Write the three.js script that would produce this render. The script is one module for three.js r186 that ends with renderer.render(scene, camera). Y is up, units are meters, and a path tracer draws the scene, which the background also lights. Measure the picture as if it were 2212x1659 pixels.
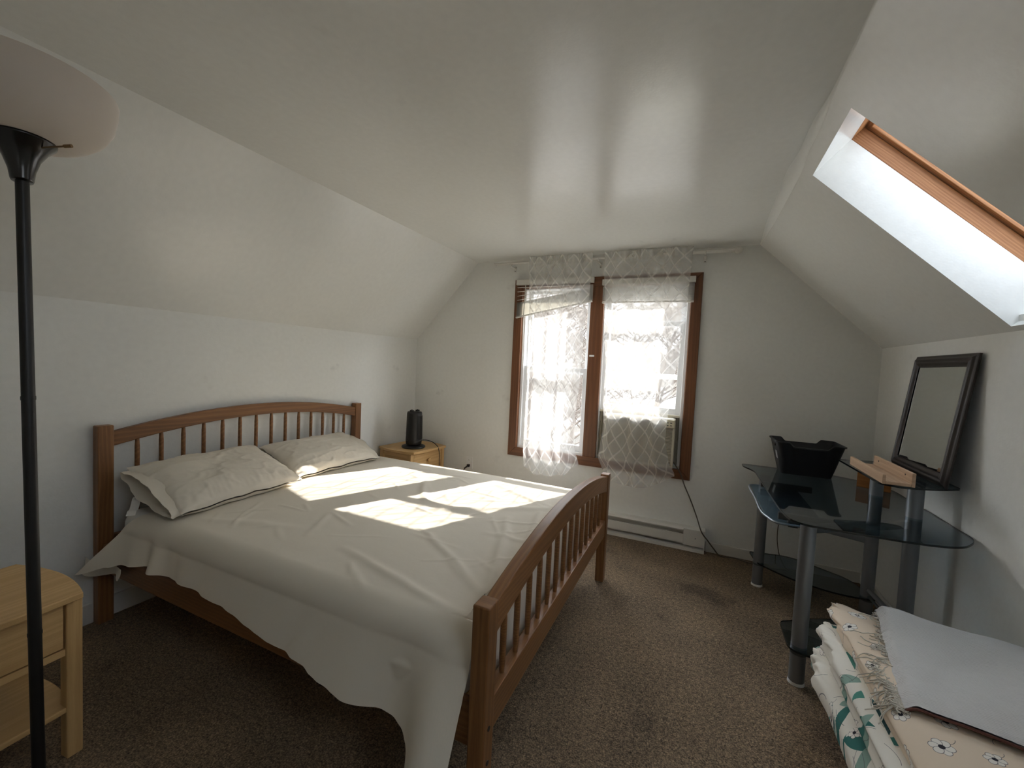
import * as THREE from 'three';
import { RoundedBoxGeometry } from 'three/addons/geometries/RoundedBoxGeometry.js';
import { mergeGeometries, toCreasedNormals } from 'three/addons/utils/BufferGeometryUtils.js';
import { ImprovedNoise } from 'three/addons/math/ImprovedNoise.js';

// ------------------------------------------------------------------ camera, sky, sun, exposure
const scene = new THREE.Scene();
const camera = new THREE.PerspectiveCamera(85.319, 2212 / 1659, 0.05, 200);
camera.position.set(2.6153, 1.3471, 3.4477);
camera.rotation.order = 'YXZ';
camera.rotation.set(-0.0486, 0.4212, 0.0470);
scene.add(camera);

const renderer = new THREE.WebGLRenderer({ antialias: true });
renderer.toneMapping = THREE.LinearToneMapping;
renderer.toneMappingExposure = 3.6;
renderer.shadowMap.enabled = true;

const SKY = 4.2, SUN = 4.2;
{
  // clear winter sky: pale near the horizon, bluer overhead
  const w = 256, h = 128, d = new Float32Array(w * h * 4);
  for (let j = 0; j < h; j++) {
    const el = Math.max(0, (j + 0.5) / h * 2 - 1);
    const k = Math.pow(el, 0.55);
    for (let i = 0; i < w; i++) {
      const o = (j * w + i) * 4;
      d[o] = SKY * (1.0 - 0.22 * k); d[o + 1] = SKY * (1.0 - 0.13 * k); d[o + 2] = SKY * (1.0 - 0.02 * k); d[o + 3] = 1;
    }
  }
  const t = new THREE.DataTexture(d, w, h, THREE.RGBAFormat, THREE.FloatType);
  t.mapping = THREE.EquirectangularReflectionMapping; t.magFilter = THREE.LinearFilter; t.needsUpdate = true;
  scene.background = t;
}
const sun = new THREE.DirectionalLight(new THREE.Color().setRGB(1, 0.955, 0.885), SUN);
sun.position.set(1.6 + 0.48 * 12, 0.6 + 0.7 * 12, 1.4 - 12);
sun.target.position.set(1.6, 0.6, 1.4);
sun.castShadow = true; sun.shadow.radius = 0.8; sun.shadow.mapSize.set(4096, 4096);
Object.assign(sun.shadow.camera, { left: -5, right: 5, top: 5, bottom: -5, near: 1, far: 40 });
scene.add(sun, sun.target);

// ------------------------------------------------------------------ helpers
const PI = Math.PI, V = (x, y, z) => new THREE.Vector3(x, y, z);
function rng(seed) { let a = seed >>> 0; return () => { a = (a + 0x6D2B79F5) | 0; let t = Math.imul(a ^ (a >>> 15), 1 | a); t = (t + Math.imul(t ^ (t >>> 7), 61 | t)) ^ t; return ((t ^ (t >>> 14)) >>> 0) / 4294967296; }; }
const perlin = new ImprovedNoise();
const N = (x, y, z = 0) => perlin.noise(x, y, z);
function fbm(x, y, z = 0, oct = 4) { let s = 0, a = 0.5; for (let i = 0; i < oct; i++) { s += a * N(x, y, z + i * 7.3); x *= 2.03; y *= 2.03; a *= 0.5; } return s; }
const clamp = (x, a = 0, b = 1) => Math.min(b, Math.max(a, x));
const sstep = (a, b, x) => { const t = clamp((x - a) / (b - a)); return t * t * (3 - 2 * t); };
const lerp = (a, b, t) => a + (b - a) * t;
function table(pts, x) {              // piecewise smooth lookup, pts sorted by the first entry
  if (x <= pts[0][0]) return pts[0][1];
  for (let i = 1; i < pts.length; i++) if (x <= pts[i][0]) { const t = (x - pts[i - 1][0]) / (pts[i][0] - pts[i - 1][0]); return lerp(pts[i - 1][1], pts[i][1], t * t * (3 - 2 * t) * 0.5 + t * 0.5); }
  return pts[pts.length - 1][1];
}
const used = {};
function numbered(name) { const n = used[name] = (used[name] ?? -1) + 1; return n ? name + '_' + String(n).padStart(3, '0') : name; }
function shade(o) { o.castShadow = true; o.receiveShadow = true; return o; }
function obj(name, geo, m, parent) {
  const list = Array.isArray(geo) ? geo : [geo];
  const g = list.length > 1 ? merged(list) : list[0];
  const o = shade(new THREE.Mesh(g, m)); o.name = parent ? name : numbered(name);
  (parent || scene).add(o); return o;
}
function merged(list) {
  return mergeGeometries(list.map((g) => { const n = g.index ? g.toNonIndexed() : g; for (const k of Object.keys(n.attributes)) if (!['position', 'normal', 'uv'].includes(k)) n.deleteAttribute(k); return n; }));
}
function tag(o, label, category, group, kind) { o.userData.label = label; o.userData.category = category; if (group) o.userData.group = group; if (kind) o.userData.kind = kind; return o; }
function thing(name, label, category, pos = [0, 0, 0], turn = 0, group, kind) {
  const o = new THREE.Group(); o.name = numbered(name); o.position.set(...pos); o.rotation.y = turn; scene.add(o);
  return tag(o, label, category, group, kind);
}
let off = 0;
function uvBox(geo, axis = 'x') {     // uv in metres; u runs along the grain axis
  let g = geo.index ? geo.toNonIndexed() : geo;
  const p = g.attributes.position, n = g.attributes.normal, uv = new Float32Array(p.count * 2), A = 'xyz'.indexOf(axis);
  off = (off * 1.37 + 0.731) % 3.1;
  for (let t = 0; t < p.count; t += 3) {
    let s = [0, 0, 0];
    for (let i = 0; i < 3; i++) { s[0] += Math.abs(n.getX(t + i)); s[1] += Math.abs(n.getY(t + i)); s[2] += Math.abs(n.getZ(t + i)); }
    const D = s.indexOf(Math.max(...s)), r = [0, 1, 2].filter((k) => k !== D);
    const U = r.includes(A) ? A : r[0], W = r.find((k) => k !== U);
    for (let i = t; i < t + 3; i++) { const q = [p.getX(i), p.getY(i), p.getZ(i)]; uv[i * 2] = q[U] + off; uv[i * 2 + 1] = q[W] + off * 0.37 + D * 0.11; }
  }
  g.setAttribute('uv', new THREE.BufferAttribute(uv, 2)); return g;
}
function bx(w, h, d, at = [0, 0, 0], r = 0.003, axis) {
  const L = Math.max(w, h, d), ax = axis || (L === w ? 'x' : L === h ? 'y' : 'z');
  r = Math.min(r, Math.min(w, h, d) * 0.45);
  const g = r > 0 ? new RoundedBoxGeometry(w, h, d, 2, r) : new THREE.BoxGeometry(w, h, d);
  return uvBox(g.translate(...at), ax);
}
const span = (x0, x1, y0, y1, z0, z1, r, axis) => bx(x1 - x0, y1 - y0, z1 - z0, [(x0 + x1) / 2, (y0 + y1) / 2, (z0 + z1) / 2], r, axis);
function cyl(r0, r1, h, at, seg = 20, axis = 'y') { const g = new THREE.CylinderGeometry(r1, r0, h, seg, 1); if (axis === 'x') g.rotateZ(-PI / 2); if (axis === 'z') g.rotateX(PI / 2); return g.translate(...at); }
function lathe(pts, seg = 40) { return new THREE.LatheGeometry(pts.map(([r, y]) => new THREE.Vector2(r, y)), seg); }
function tube(pts, r, seg = 60, rs = 8) { return new THREE.TubeGeometry(new THREE.CatmullRomCurve3(pts.map((p) => V(...p))), seg, r, rs, false); }
function bar(a, b, r, seg = 14) { const A = V(...a), B = V(...b), L = A.distanceTo(B); const g = new THREE.CylinderGeometry(r, r, L, seg); g.applyQuaternion(new THREE.Quaternion().setFromUnitVectors(V(0, 1, 0), B.clone().sub(A).normalize())); return g.translate((A.x + B.x) / 2, (A.y + B.y) / 2, (A.z + B.z) / 2); }
function polyShape(pts) { const s = new THREE.Shape(); pts.forEach(([x, y], i) => i ? s.lineTo(x, y) : s.moveTo(x, y)); return s; }
function smoothShape(pts) { const c = new THREE.CatmullRomCurve3(pts.map(([x, y]) => V(x, y, 0)), true, 'centripetal'); return polyShape(c.getPoints(pts.length * 8).slice(0, -1).map((p) => [p.x, p.y])); }
function ext(shape, depth, bevel = 0) { return new THREE.ExtrudeGeometry(shape, { depth: depth - 2 * bevel, bevelEnabled: bevel > 0, bevelSize: bevel, bevelThickness: bevel, bevelSegments: 2, bevelOffset: -bevel, curveSegments: 16 }).translate(0, 0, bevel); }
function prismZ(pts, z0, z1) { return uvBox(ext(polyShape(pts), z1 - z0).translate(0, 0, z0), 'z'); }
function grid(nu, nv, f, su = 1, sv = 1) {
  const pos = [], uv = [], idx = [];
  for (let j = 0; j <= nv; j++) for (let i = 0; i <= nu; i++) { const q = f(i / nu, j / nv); pos.push(q[0], q[1], q[2]); uv.push(q.length > 3 ? q[3] : i / nu * su, q.length > 3 ? q[4] : j / nv * sv); }
  for (let j = 0; j < nv; j++) for (let i = 0; i < nu; i++) { const a = j * (nu + 1) + i, b = a + 1, c = a + nu + 1, d = c + 1; idx.push(a, c, b, b, c, d); }
  const g = new THREE.BufferGeometry(); g.setAttribute('position', new THREE.Float32BufferAttribute(pos, 3)); g.setAttribute('uv', new THREE.Float32BufferAttribute(uv, 2)); g.setIndex(idx); g.computeVertexNormals(); return g;
}

// ------------------------------------------------------------------ textures and materials
function tex(w, h, f, mw, mh, srgb = true) {   // f(x, y in metres) -> [r,g,b] 0..255; covers mw x mh metres, mirrored beyond
  const d = new Uint8Array(w * h * 4);
  for (let j = 0; j < h; j++) for (let i = 0; i < w; i++) { const c = f((i + 0.5) / w * mw, (j + 0.5) / h * mh, i, j), o = (j * w + i) * 4; d[o] = clamp(c[0], 0, 255); d[o + 1] = clamp(c[1], 0, 255); d[o + 2] = clamp(c[2], 0, 255); d[o + 3] = 255; }
  const t = new THREE.DataTexture(d, w, h); t.magFilter = THREE.LinearFilter; t.minFilter = THREE.LinearMipmapLinearFilter; t.generateMipmaps = true;
  t.wrapS = t.wrapT = THREE.MirroredRepeatWrapping; t.repeat.set(1 / mw, 1 / mh); if (srgb) t.colorSpace = THREE.SRGBColorSpace; t.needsUpdate = true; return t;
}
function wood(lo, hi, seed, rings = 60, knot = 0) {
  return tex(1024, 256, (x, y) => {
    let yy = y + 0.012 * N(x * 1.3, y * 3, seed) + 0.004 * N(x * 5, y * 9, seed + 4);
    if (knot) { const dx = ((x - 0.55) / 0.05), dy = (y - 0.13) / 0.022, r2 = dx * dx + dy * dy; yy += 0.016 * Math.exp(-r2) * Math.sign(dy || 1); }
    const a = 0.5 + 0.5 * Math.sin((yy * rings + 1.4 * N(x * 0.7, yy * 14, seed + 1)) * 6.283);
    const fine = N(x * 6, yy * 420, seed + 2), pore = N(x * 30, yy * 900, seed + 3), big = fbm(x * 1.1, yy * 9, seed + 6, 3);
    let k = clamp(0.5 + 0.26 * (Math.pow(a, 1.6) - 0.45) + 0.22 * fine + 0.12 * pore + 0.5 * big);
    let c = [0, 1, 2].map((q) => lerp(lo[q], hi[q], k));
    if (knot) { const dx = (x - 0.55) / 0.016, dy = (y - 0.13) / 0.009; const e = Math.exp(-(dx * dx + dy * dy)); c = c.map((q, i) => lerp(q, lo[i] * 0.5, e * 0.8)); }
    return c;
  }, 1.2, 0.3);
}
const std = (p) => new THREE.MeshStandardMaterial(p), phys = (p) => new THREE.MeshPhysicalMaterial(p);
const M = {};
M.skyPane = phys({ color: '#c2c5c8', transmission: 1, thickness: 0, roughness: 0, ior: 1.5 });
const plasterBump = tex(512, 512, (x, y) => { const v = 128 + 90 * fbm(x * 9, y * 9, 1.5, 3) + 34 * N(x * 130, y * 130, 2) + 20 * N(x * 260, y * 260, 5); return [v, v, v]; }, 1.6, 1.6, false);
const paintTone = (a, s) => tex(512, 512, (x, y) => { const k = 1 + 0.022 * fbm(x * 2.1, y * 2.1, s, 4) + 0.012 * N(x * 40, y * 40, s + 2) - 0.05 * sstep(0.33, 0.5, fbm(x * 5 + 3, y * 5, s + 8, 4)); return a.map((c) => c * k); }, 2.4, 2.4);
M.wall = std({ map: paintTone([236, 236, 231], 11), roughness: 0.5, bumpMap: plasterBump, bumpScale: 0.0016 });
M.ceiling = std({ map: paintTone([236, 236, 231], 21), roughness: 0.22, bumpMap: plasterBump, bumpScale: 0.0009 });
M.whitePaint = std({ color: '#dddad2', roughness: 0.42 });
M.carpet = std({
  map: tex(2048, 2048, (x, y) => { const a = N(x * 160, y * 160, 3), b = N(x * 330, y * 330, 9), c = fbm(x * 3.2, y * 3.2, 5, 4), st = sstep(0.16, 0.4, fbm(x * 2.3 + 9, y * 2.3, 15, 5)); const k = 1 + 0.5 * a + 0.42 * b + 0.22 * N(x * 60, y * 60, 19) + 0.25 * c - 0.22 * st; return [122 * k, 104 * k, 83 * k]; }, 2.2, 2.2),
  bumpMap: tex(1024, 1024, (x, y) => { const v = 128 + 80 * N(x * 330, y * 330, 3) + 70 * N(x * 480, y * 480, 9); return [v, v, v]; }, 1.1, 1.1, false), bumpScale: 0.004, roughness: 1,
});
M.bedWood = std({ map: wood([100, 65, 37], [163, 115, 71], 2, 46), roughness: 0.42 });
M.bedWoodKnot = std({ map: wood([100, 65, 37], [163, 115, 71], 5, 40, 1), roughness: 0.42 });
M.trimWood = std({ map: wood([86, 52, 30], [138, 90, 56], 8, 30), roughness: 0.45 });
M.pine = std({ map: wood([190, 150, 96], [226, 190, 134], 12, 34), roughness: 0.5 });
M.skyPine = std({ map: wood([128, 78, 40], [206, 150, 98], 17, 90), roughness: 0.6 });
M.ledgeWood = std({ map: wood([170, 138, 110], [214, 184, 152], 23, 44), roughness: 0.6 });
M.blockWood = std({ map: wood([150, 92, 44], [190, 128, 70], 28, 40), roughness: 0.5 });
const weave = tex(512, 512, (x, y) => { const v = 128 + 40 * Math.sin(x * 6283 / 0.9) * Math.sin(y * 6283 / 0.9) + 50 * fbm(x * 60, y * 60, 4, 3); return [v, v, v]; }, 0.25, 0.25, false);
M.sheet = phys({ color: new THREE.Color().setRGB(0.75, 0.685, 0.575), roughness: 0.9, bumpMap: weave, bumpScale: 0.0008, sheen: 0.3, sheenRoughness: 0.6, sheenColor: new THREE.Color(0.9, 0.85, 0.75), side: THREE.DoubleSide });
M.mattress = std({ color: '#dcd9d2', roughness: 0.9, bumpMap: weave, bumpScale: 0.001 });
M.tagCloth = std({ color: '#e6e3dd', roughness: 0.8, side: THREE.DoubleSide });
M.vinyl = std({ color: '#e4e5e6', roughness: 0.35 });
M.pane = phys({ color: '#ffffff', transmission: 1, thickness: 0, roughness: 0, ior: 1.5 });
M.blind = std({ color: '#d9d6cd', roughness: 0.5 });
M.acPlastic = std({ color: '#c9c3b1', roughness: 0.5 });
M.acPanel = std({ color: '#ddd5bd', roughness: 0.45 });
M.acDark = std({ color: '#3a3733', roughness: 0.7 });
M.black = std({ color: '#0c0c0d', roughness: 0.42 });
M.blackGloss = phys({ color: '#070708', roughness: 0.22, clearcoat: 0.5, clearcoatRoughness: 0.2 });
M.silver = std({ color: '#8d9297', metalness: 0.75, roughness: 0.42 });
M.silverDark = std({ color: '#5f6468', metalness: 0.6, roughness: 0.5 });
M.glass = phys({ color: '#b4c2ca', transmission: 1, thickness: 0, roughness: 0.02, ior: 1.5 });
M.glassEdge = std({ color: '#0f1b20', roughness: 0.15 });
M.binPlastic2 = std({ color: '#15171c', roughness: 0.5, side: THREE.DoubleSide });
M.labelPaper = std({ color: '#b9bcc0', roughness: 0.7, side: THREE.DoubleSide });
M.trayGlass = phys({ color: '#8fa3ad', transmission: 0.75, thickness: 0, roughness: 0.05, ior: 1.5 });
M.cord = std({ color: '#5c5449', roughness: 0.6 });
M.brass = std({ color: '#8a7355', metalness: 0.9, roughness: 0.35 });
M.shade = phys({ color: '#f3ebe2', transmission: 0.5, thickness: 0, roughness: 0.97, side: THREE.DoubleSide });
M.mirror = std({ color: '#eef1ef', metalness: 1, roughness: 0.02 });
M.darkFrame = std({ map: wood([22, 15, 13], [44, 31, 27], 33, 40), roughness: 0.4 });
M.white = std({ color: '#efefec', roughness: 0.5 });

// ------------------------------------------------------------------ the room
const W = 3.683, H = 2.273, HK = 1.545, HR = 1.557, XL = 0.668, XR = 2.95, ZB = 4.4, TH = 0.14;
const struct = (name, geo, m, label, cat) => tag(obj(name, geo, m), label, cat, null, 'structure');
struct('floor', span(-TH, W + TH, -0.12, 0, -TH, ZB + TH, 0, 'x'), M.carpet, 'brown cut pile carpet covering the bedroom floor', 'floor');
struct('wall_left', span(-TH, 0, 0, HK + 0.06, -TH, ZB + TH, 0, 'z'), M.wall, 'white knee wall behind the headboard of the bed', 'wall');
struct('wall_right', span(W, W + TH, 0, HR + 0.06, -TH, ZB + TH, 0, 'z'), M.wall, 'white knee wall behind the glass desk', 'wall');
struct('wall_back', span(-TH, W + TH, 0, H + 0.2, ZB, ZB + TH, 0, 'x'), M.wall, 'white end wall facing the window, behind the viewer', 'wall');
const WIN = { x0: 1.135, x1: 2.53, y0: 0.59, y1: 2.035 };
{
  const s = polyShape([[-TH, -0.1], [W + TH, -0.1], [W + TH, HR], [W, HR], [XR, H], [XR, H + 0.2], [XL, H + 0.2], [XL, H], [0, HK], [-TH, HK]].map((p) => p));
  const full = polyShape([[-TH, -0.1], [W + TH, -0.1], [W + TH, HR + 0.1], [XR + 0.1, H + 0.2], [XL - 0.1, H + 0.2], [-TH, HK + 0.1]]);
  full.holes.push(polyShape([[WIN.x0, WIN.y0], [WIN.x0, WIN.y1], [WIN.x1, WIN.y1], [WIN.x1, WIN.y0]]));
  struct('wall_far', uvBox(ext(full, TH).translate(0, 0, -TH), 'x'), M.wall, 'white gable wall around the twin window', 'wall');
}
struct('ceiling', span(XL - 0.05, XR + 0.05, H, H + TH, -TH, ZB + TH, 0, 'z'), M.ceiling, 'flat white ceiling with a soft sheen', 'ceiling');
{
  const d = V(XL, H - HK, 0).normalize(), n = V(-d.y, d.x, 0);
  struct('ceiling_left', prismZ([[0, HK], [XL, H], [XL + n.x * TH, H + n.y * TH], [n.x * TH, HK + n.y * TH], [-TH, HK + 0.03]], -TH, ZB + TH), M.ceiling, 'sloping white ceiling above the bed head', 'ceiling');
}
const SLD = V(W - XR, HR - H, 0), SLL = SLD.length(); SLD.normalize();
const SLN = V(-SLD.y, SLD.x, 0);
const SLM = new THREE.Matrix4().makeBasis(V(0, 0, 1), SLD, SLN).setPosition(XR, H, 0);     // (z, down the slope, outwards)
const FILLET = [[0, 0.003], [0.6, 0.026], [1.2, 0.034], [1.4, 0.018], [1.58, 0.02], [1.8, 0.003], [2.4, 0.002]];
const SK = { z0: 1.255, z1: 1.757, u0: 0.078, u1: 1.0, d: 0.18 }, SK2 = { z0: 3.0, z1: 3.62, u0: 0.078, u1: 1.0, d: 0.18 };
{
  const s = polyShape([[-TH, -0.03], [ZB + TH, -0.03], [ZB + TH, SLL + 0.12], [-TH, SLL + 0.12]]);
  for (const k of [SK, SK2]) s.holes.push(polyShape([[k.z0, k.u0], [k.z0, k.u1], [k.z1, k.u1], [k.z1, k.u0]]));
  const g = uvBox(ext(s, SK.d), 'x'); g.applyMatrix4(SLM);
  const c = struct('ceiling_right', g, M.ceiling, 'sloping white ceiling pierced by the skylight shaft', 'ceiling');
  // uneven plaster that rounds the joint with the flat ceiling
  obj('plaster_fillet', grid(60, 8, (u, v) => { const z = lerp(0.02, 4.38, u), w = table(FILLET, z), h = w * 0.9, a = v * PI / 2; const x = XR - w * (1 - Math.sin(a)) , k = 1 - Math.cos(a); return [x + k * SLD.x * h, H - 0.0008 + k * SLD.y * h - 0.0004, z, z, v * 0.08]; }), M.wall, c);
}
// baseboards
struct('baseboard_left', span(0, 0.014, 0, 0.1, 0, ZB, 0.004), M.whitePaint, 'white baseboard along the wall behind the bed', 'baseboard');
struct('baseboard_right', span(W - 0.014, W, 0, 0.085, 0, ZB, 0.004), M.whitePaint, 'white baseboard along the wall behind the glass desk', 'baseboard');
struct('baseboard_far', [span(2.735, W, 0, 0.075, 0, 0.014, 0.004), span(0, 0.84, 0, 0.075, 0, 0.014, 0.004)], M.whitePaint, 'white baseboard beside the electric heater under the window', 'baseboard');
// skylight: pine frame and sash at the top of the shaft
for (const [name, label, K] of [['window_3', 'pine framed skylight at the top of the white shaft', SK], ['window_4', 'second pine framed skylight in the same slope beside the viewer', SK2]]) {
  const o = thing(name, label, 'window', [0, 0, 0], 0, null, 'structure');
  const put = (name, z0, z1, u0, u1, d0, d1, m, r) => { const g = span(z0, z1, u0, u1, d0, d1, r ?? 0.003); g.applyMatrix4(SLM); return obj(name, g, m, o); };
  const { z0, z1, u0, u1, d } = K, e = 0.0;
  put('frame_board', z0 - 0.03, z0 + e, u0 - 0.03, u1 + 0.03, d - 0.0, d + 0.06, M.skyPine);
  put('frame_board', z1 - e, z1 + 0.03, u0 - 0.03, u1 + 0.03, d, d + 0.06, M.skyPine);
  put('frame_board', z0, z1, u0 - 0.03, u0 + e, d, d + 0.06, M.skyPine);
  put('frame_board', z0, z1, u1, u1 + 0.03, d, d + 0.06, M.skyPine);
  put('sash_board', z0 - 0.03, z0 + 0.022, u0 - 0.03, u1 + 0.03, d + 0.062, d + 0.13, M.skyPine);
  put('sash_board', z1 - 0.022, z1 + 0.03, u0 - 0.03, u1 + 0.03, d + 0.062, d + 0.13, M.skyPine);
  put('sash_board', z0, z1, u0 - 0.03, u0 + 0.022, d + 0.062, d + 0.13, M.skyPine);
  put('sash_board', z0, z1, u1 - 0.022, u1 + 0.03, d + 0.062, d + 0.13, M.skyPine);
  put('seal', z0 - 0.03, z0 + 0.012, u0 - 0.03, u1 + 0.03, d + 0.13, d + 0.14, M.black, 0.001);
  put('pane', z0, z1, u0, u1, d + 0.124, d + 0.124 + 0.004, M.skyPane, 0);
}

// ------------------------------------------------------------------ twin window
{
  const o = thing('trim_1', 'reddish brown wooden casing round the twin window with a centre mullion', 'trim', [0, 0, 0], 0, null, 'structure');
  const z0 = -0.005, z1 = 0.022, x0 = 1.067, x1 = 2.597, y0 = 0.521, y1 = 2.093, w = 0.076;
  const mitre = (pts) => uvBox(ext(polyShape(pts), z1 - z0, 0.004).translate(0, 0, z0), Math.abs(pts[1][0] - pts[0][0]) > 0.5 ? 'x' : 'y');
  obj('casing_board', mitre([[x0, y0], [x1, y0], [x1 - w, y0 + w], [x0 + w, y0 + w]]), M.trimWood, o);
  obj('casing_board', mitre([[x0, y1], [x1, y1], [x1 - w, y1 - w], [x0 + w, y1 - w]].reverse()), M.trimWood, o);
  obj('casing_board', mitre([[x0, y0], [x0, y1], [x0 + w, y1 - w], [x0 + w, y0 + w]].reverse()), M.trimWood, o);
  obj('casing_board', mitre([[x1, y0], [x1, y1], [x1 - w, y1 - w], [x1 - w, y0 + w]]), M.trimWood, o);
  obj('mullion', [span(1.757, 1.867, y0 + w, y1 - w, -0.006, 0.02, 0.004), span(1.772, 1.852, y0 + w, y1 - w, -0.1, 0, 0.002)], M.trimWood, o);
  obj('jamb', [span(WIN.x0 - 0.001, WIN.x0 + 0.012, WIN.y0, WIN.y1, -0.1, 0.0, 0.001)], M.trimWood, o);
  obj('jamb', [span(WIN.x1 - 0.012, WIN.x1 + 0.001, WIN.y0, WIN.y1, -0.1, 0.0, 0.001)], M.trimWood, o);
  obj('cord_cleat', span(1.772, 1.812, 1.436, 1.45, 0.02, 0.028, 0.002), M.white, o);
}
function sashGeo(x0, x1, y0, y1, z0, z1, st, rb, rt) { return [span(x0, x0 + st, y0, y1, z0, z1, 0.004), span(x1 - st, x1, y0, y1, z0, z1, 0.004), span(x0 + st - 0.004, x1 - st + 0.004, y0, y0 + rb, z0, z1, 0.004), span(x0 + st - 0.004, x1 - st + 0.004, y1 - rt, y1, z0, z1, 0.004)]; }
function doubleHung(name, label, X0, X1, meet, lowY0, lowY1) {
  const o = thing(name, label, 'window', [0, 0, 0], 0, null, 'structure');
  const Y0 = WIN.y0, Y1 = WIN.y1;
  obj('vinyl_frame', sashGeo(X0, X1, Y0, Y1, -0.13, -0.012, 0.024, 0.03, 0.03), M.vinyl, o);
  const a = X0 + 0.02, b = X1 - 0.02;
  const up = obj('upper_sash', sashGeo(a, b, meet - 0.02, Y1 - 0.015, -0.115, -0.08, 0.042, 0.04, 0.04), M.vinyl, o);
  obj('pane', span(a + 0.03, b - 0.03, meet, Y1 - 0.04, -0.099, -0.096, 0), M.pane, up);
  const lo = obj('lower_sash', sashGeo(a, b, lowY0, lowY1, -0.072, -0.036, 0.042, 0.05, 0.038), M.vinyl, o);
  obj('pane', span(a + 0.03, b - 0.03, lowY0 + 0.03, lowY1 - 0.02, -0.056, -0.053, 0), M.pane, lo);
  obj('sash_lock', [span((a + b) / 2 - 0.03, (a + b) / 2 + 0.03, lowY1, lowY1 + 0.012, -0.07, -0.04, 0.003)], M.vinyl, lo);
  return o;
}
doubleHung('window_1', 'white vinyl double hung window beside the bed, closed', WIN.x0 + 0.01, 1.773, 1.30, 0.62, 1.335);
doubleHung('window_2', 'white vinyl double hung window with raised lower sash above air conditioner', 1.851, WIN.x1 - 0.01, 1.30, 1.005, 1.735);

// mini blinds, pulled up
function blind(label, x0, x1, ends) {     // ends: list of [yLeft, yRight] of each slat
  const o = thing('mini_blind', label, 'blind', [0, 0, 0], 0, 'mini blinds at the top of the twin window');
  obj('head_rail', span(x0, x1, ends.top - 0.046, ends.top, 0.024, 0.056, 0.003), M.blind, o);
  const r = rng(Math.round(x0 * 100));
  ends.slats.forEach(([yl, yr], i) => {
    const j = (r() - 0.5) * 0.004, len = x1 - x0 - 0.012;
    const g = grid(2, 4, (u, v) => { const z = 0.028 + v * 0.025 + j, c = 0.0022 * (1 - Math.pow(2 * v - 1, 2)); return [x0 + 0.006 + len * u, lerp(yl, yr, u) + c, z]; });
    obj('slat', g, M.blind2, o);
  });
  const [bl, br] = ends.bottom;
  const g = span(x0 + 0.006, x1 - 0.006, -0.007, 0.007, 0.029, 0.053, 0.003), p = g.attributes.position;
  for (let i = 0; i < p.count; i++) p.setY(i, p.getY(i) + lerp(bl, br, (p.getX(i) - x0) / (x1 - x0)));
  obj('bottom_rail', g, M.blind, o);
  for (const k of [0.2, 0.8]) { const x = lerp(x0, x1, k); obj('ladder_cord', span(x - 0.001, x + 0.001, lerp(bl, br, k), ends.top - 0.04, 0.055, 0.0565, 0), M.blind, o); }
  return o;
}
M.blind2 = phys({ color: '#dedbd2', roughness: 0.5, transmission: 0.12, thickness: 0, side: THREE.DoubleSide });
{
  const slats = [];
  for (let i = 0; i < 4; i++) slats.push([2.02 - i * 0.037, 2.024 - i * 0.006]);
  for (let i = 0; i < 24; i++) slats.push([1.885 - i * 0.005, 2.0 - i * 0.0042]);
  const b = blind('crooked white mini blind hanging lower at its bed side end', 1.092, 1.782, { top: 2.088, slats, bottom: [1.757, 1.893] });
  obj('tilt_wand', tube([[1.186, 2.045, 0.062], [1.18, 1.75, 0.066], [1.19, 1.335, 0.064]], 0.004, 20), M.blind, b);
  const s2 = []; for (let i = 0; i < 26; i++) s2.push([2.004 - i * 0.0046, 2.008 - i * 0.0048]);
  blind('level white mini blind bunched up above the air conditioner window', 1.852, 2.548, { top: 2.062, slats: s2, bottom: [1.878, 1.876] });
}

// curtain rod
{
  const o = thing('curtain_rod', 'long white curtain rod with round end knob just under the ceiling', 'curtain rod');
  obj('rod_tube', bar([0.905, 2.222, 0.1], [1.95, 2.222, 0.1], 0.0105, 18), M.whitePaint, o);
  obj('rod_tube', bar([1.93, 2.222, 0.1], [2.785, 2.221, 0.1], 0.0135, 18), M.whitePaint, o);
  obj('finial', new THREE.SphereGeometry(0.026, 24, 16).translate(2.81, 2.221, 0.1), M.whitePaint, o);
  obj('finial_collar', cyl(0.018, 0.018, 0.012, [2.782, 2.221, 0.1], 20, 'x'), M.whitePaint, o);
  obj('end_cap', cyl(0.014, 0.014, 0.018, [0.9, 2.222, 0.1], 20, 'x'), M.whitePaint, o);
  for (const x of [1.055, 1.822, 2.6]) {
    const b = obj('bracket', [span(x - 0.012, x + 0.012, 2.165, 2.215, 0, 0.008, 0.003), span(x - 0.008, x + 0.008, 2.188, 2.202, 0, 0.1, 0.003), new THREE.TorusGeometry(0.017, 0.005, 8, 20, PI).rotateZ(PI).rotateY(PI / 2).translate(x, 2.222, 0.1)], M.whitePaint, o);
    obj('screw', cyl(0.004, 0.004, 0.003, [x, 2.172, 0.009], 10, 'z'), M.acDark, b);
  }
}
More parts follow.
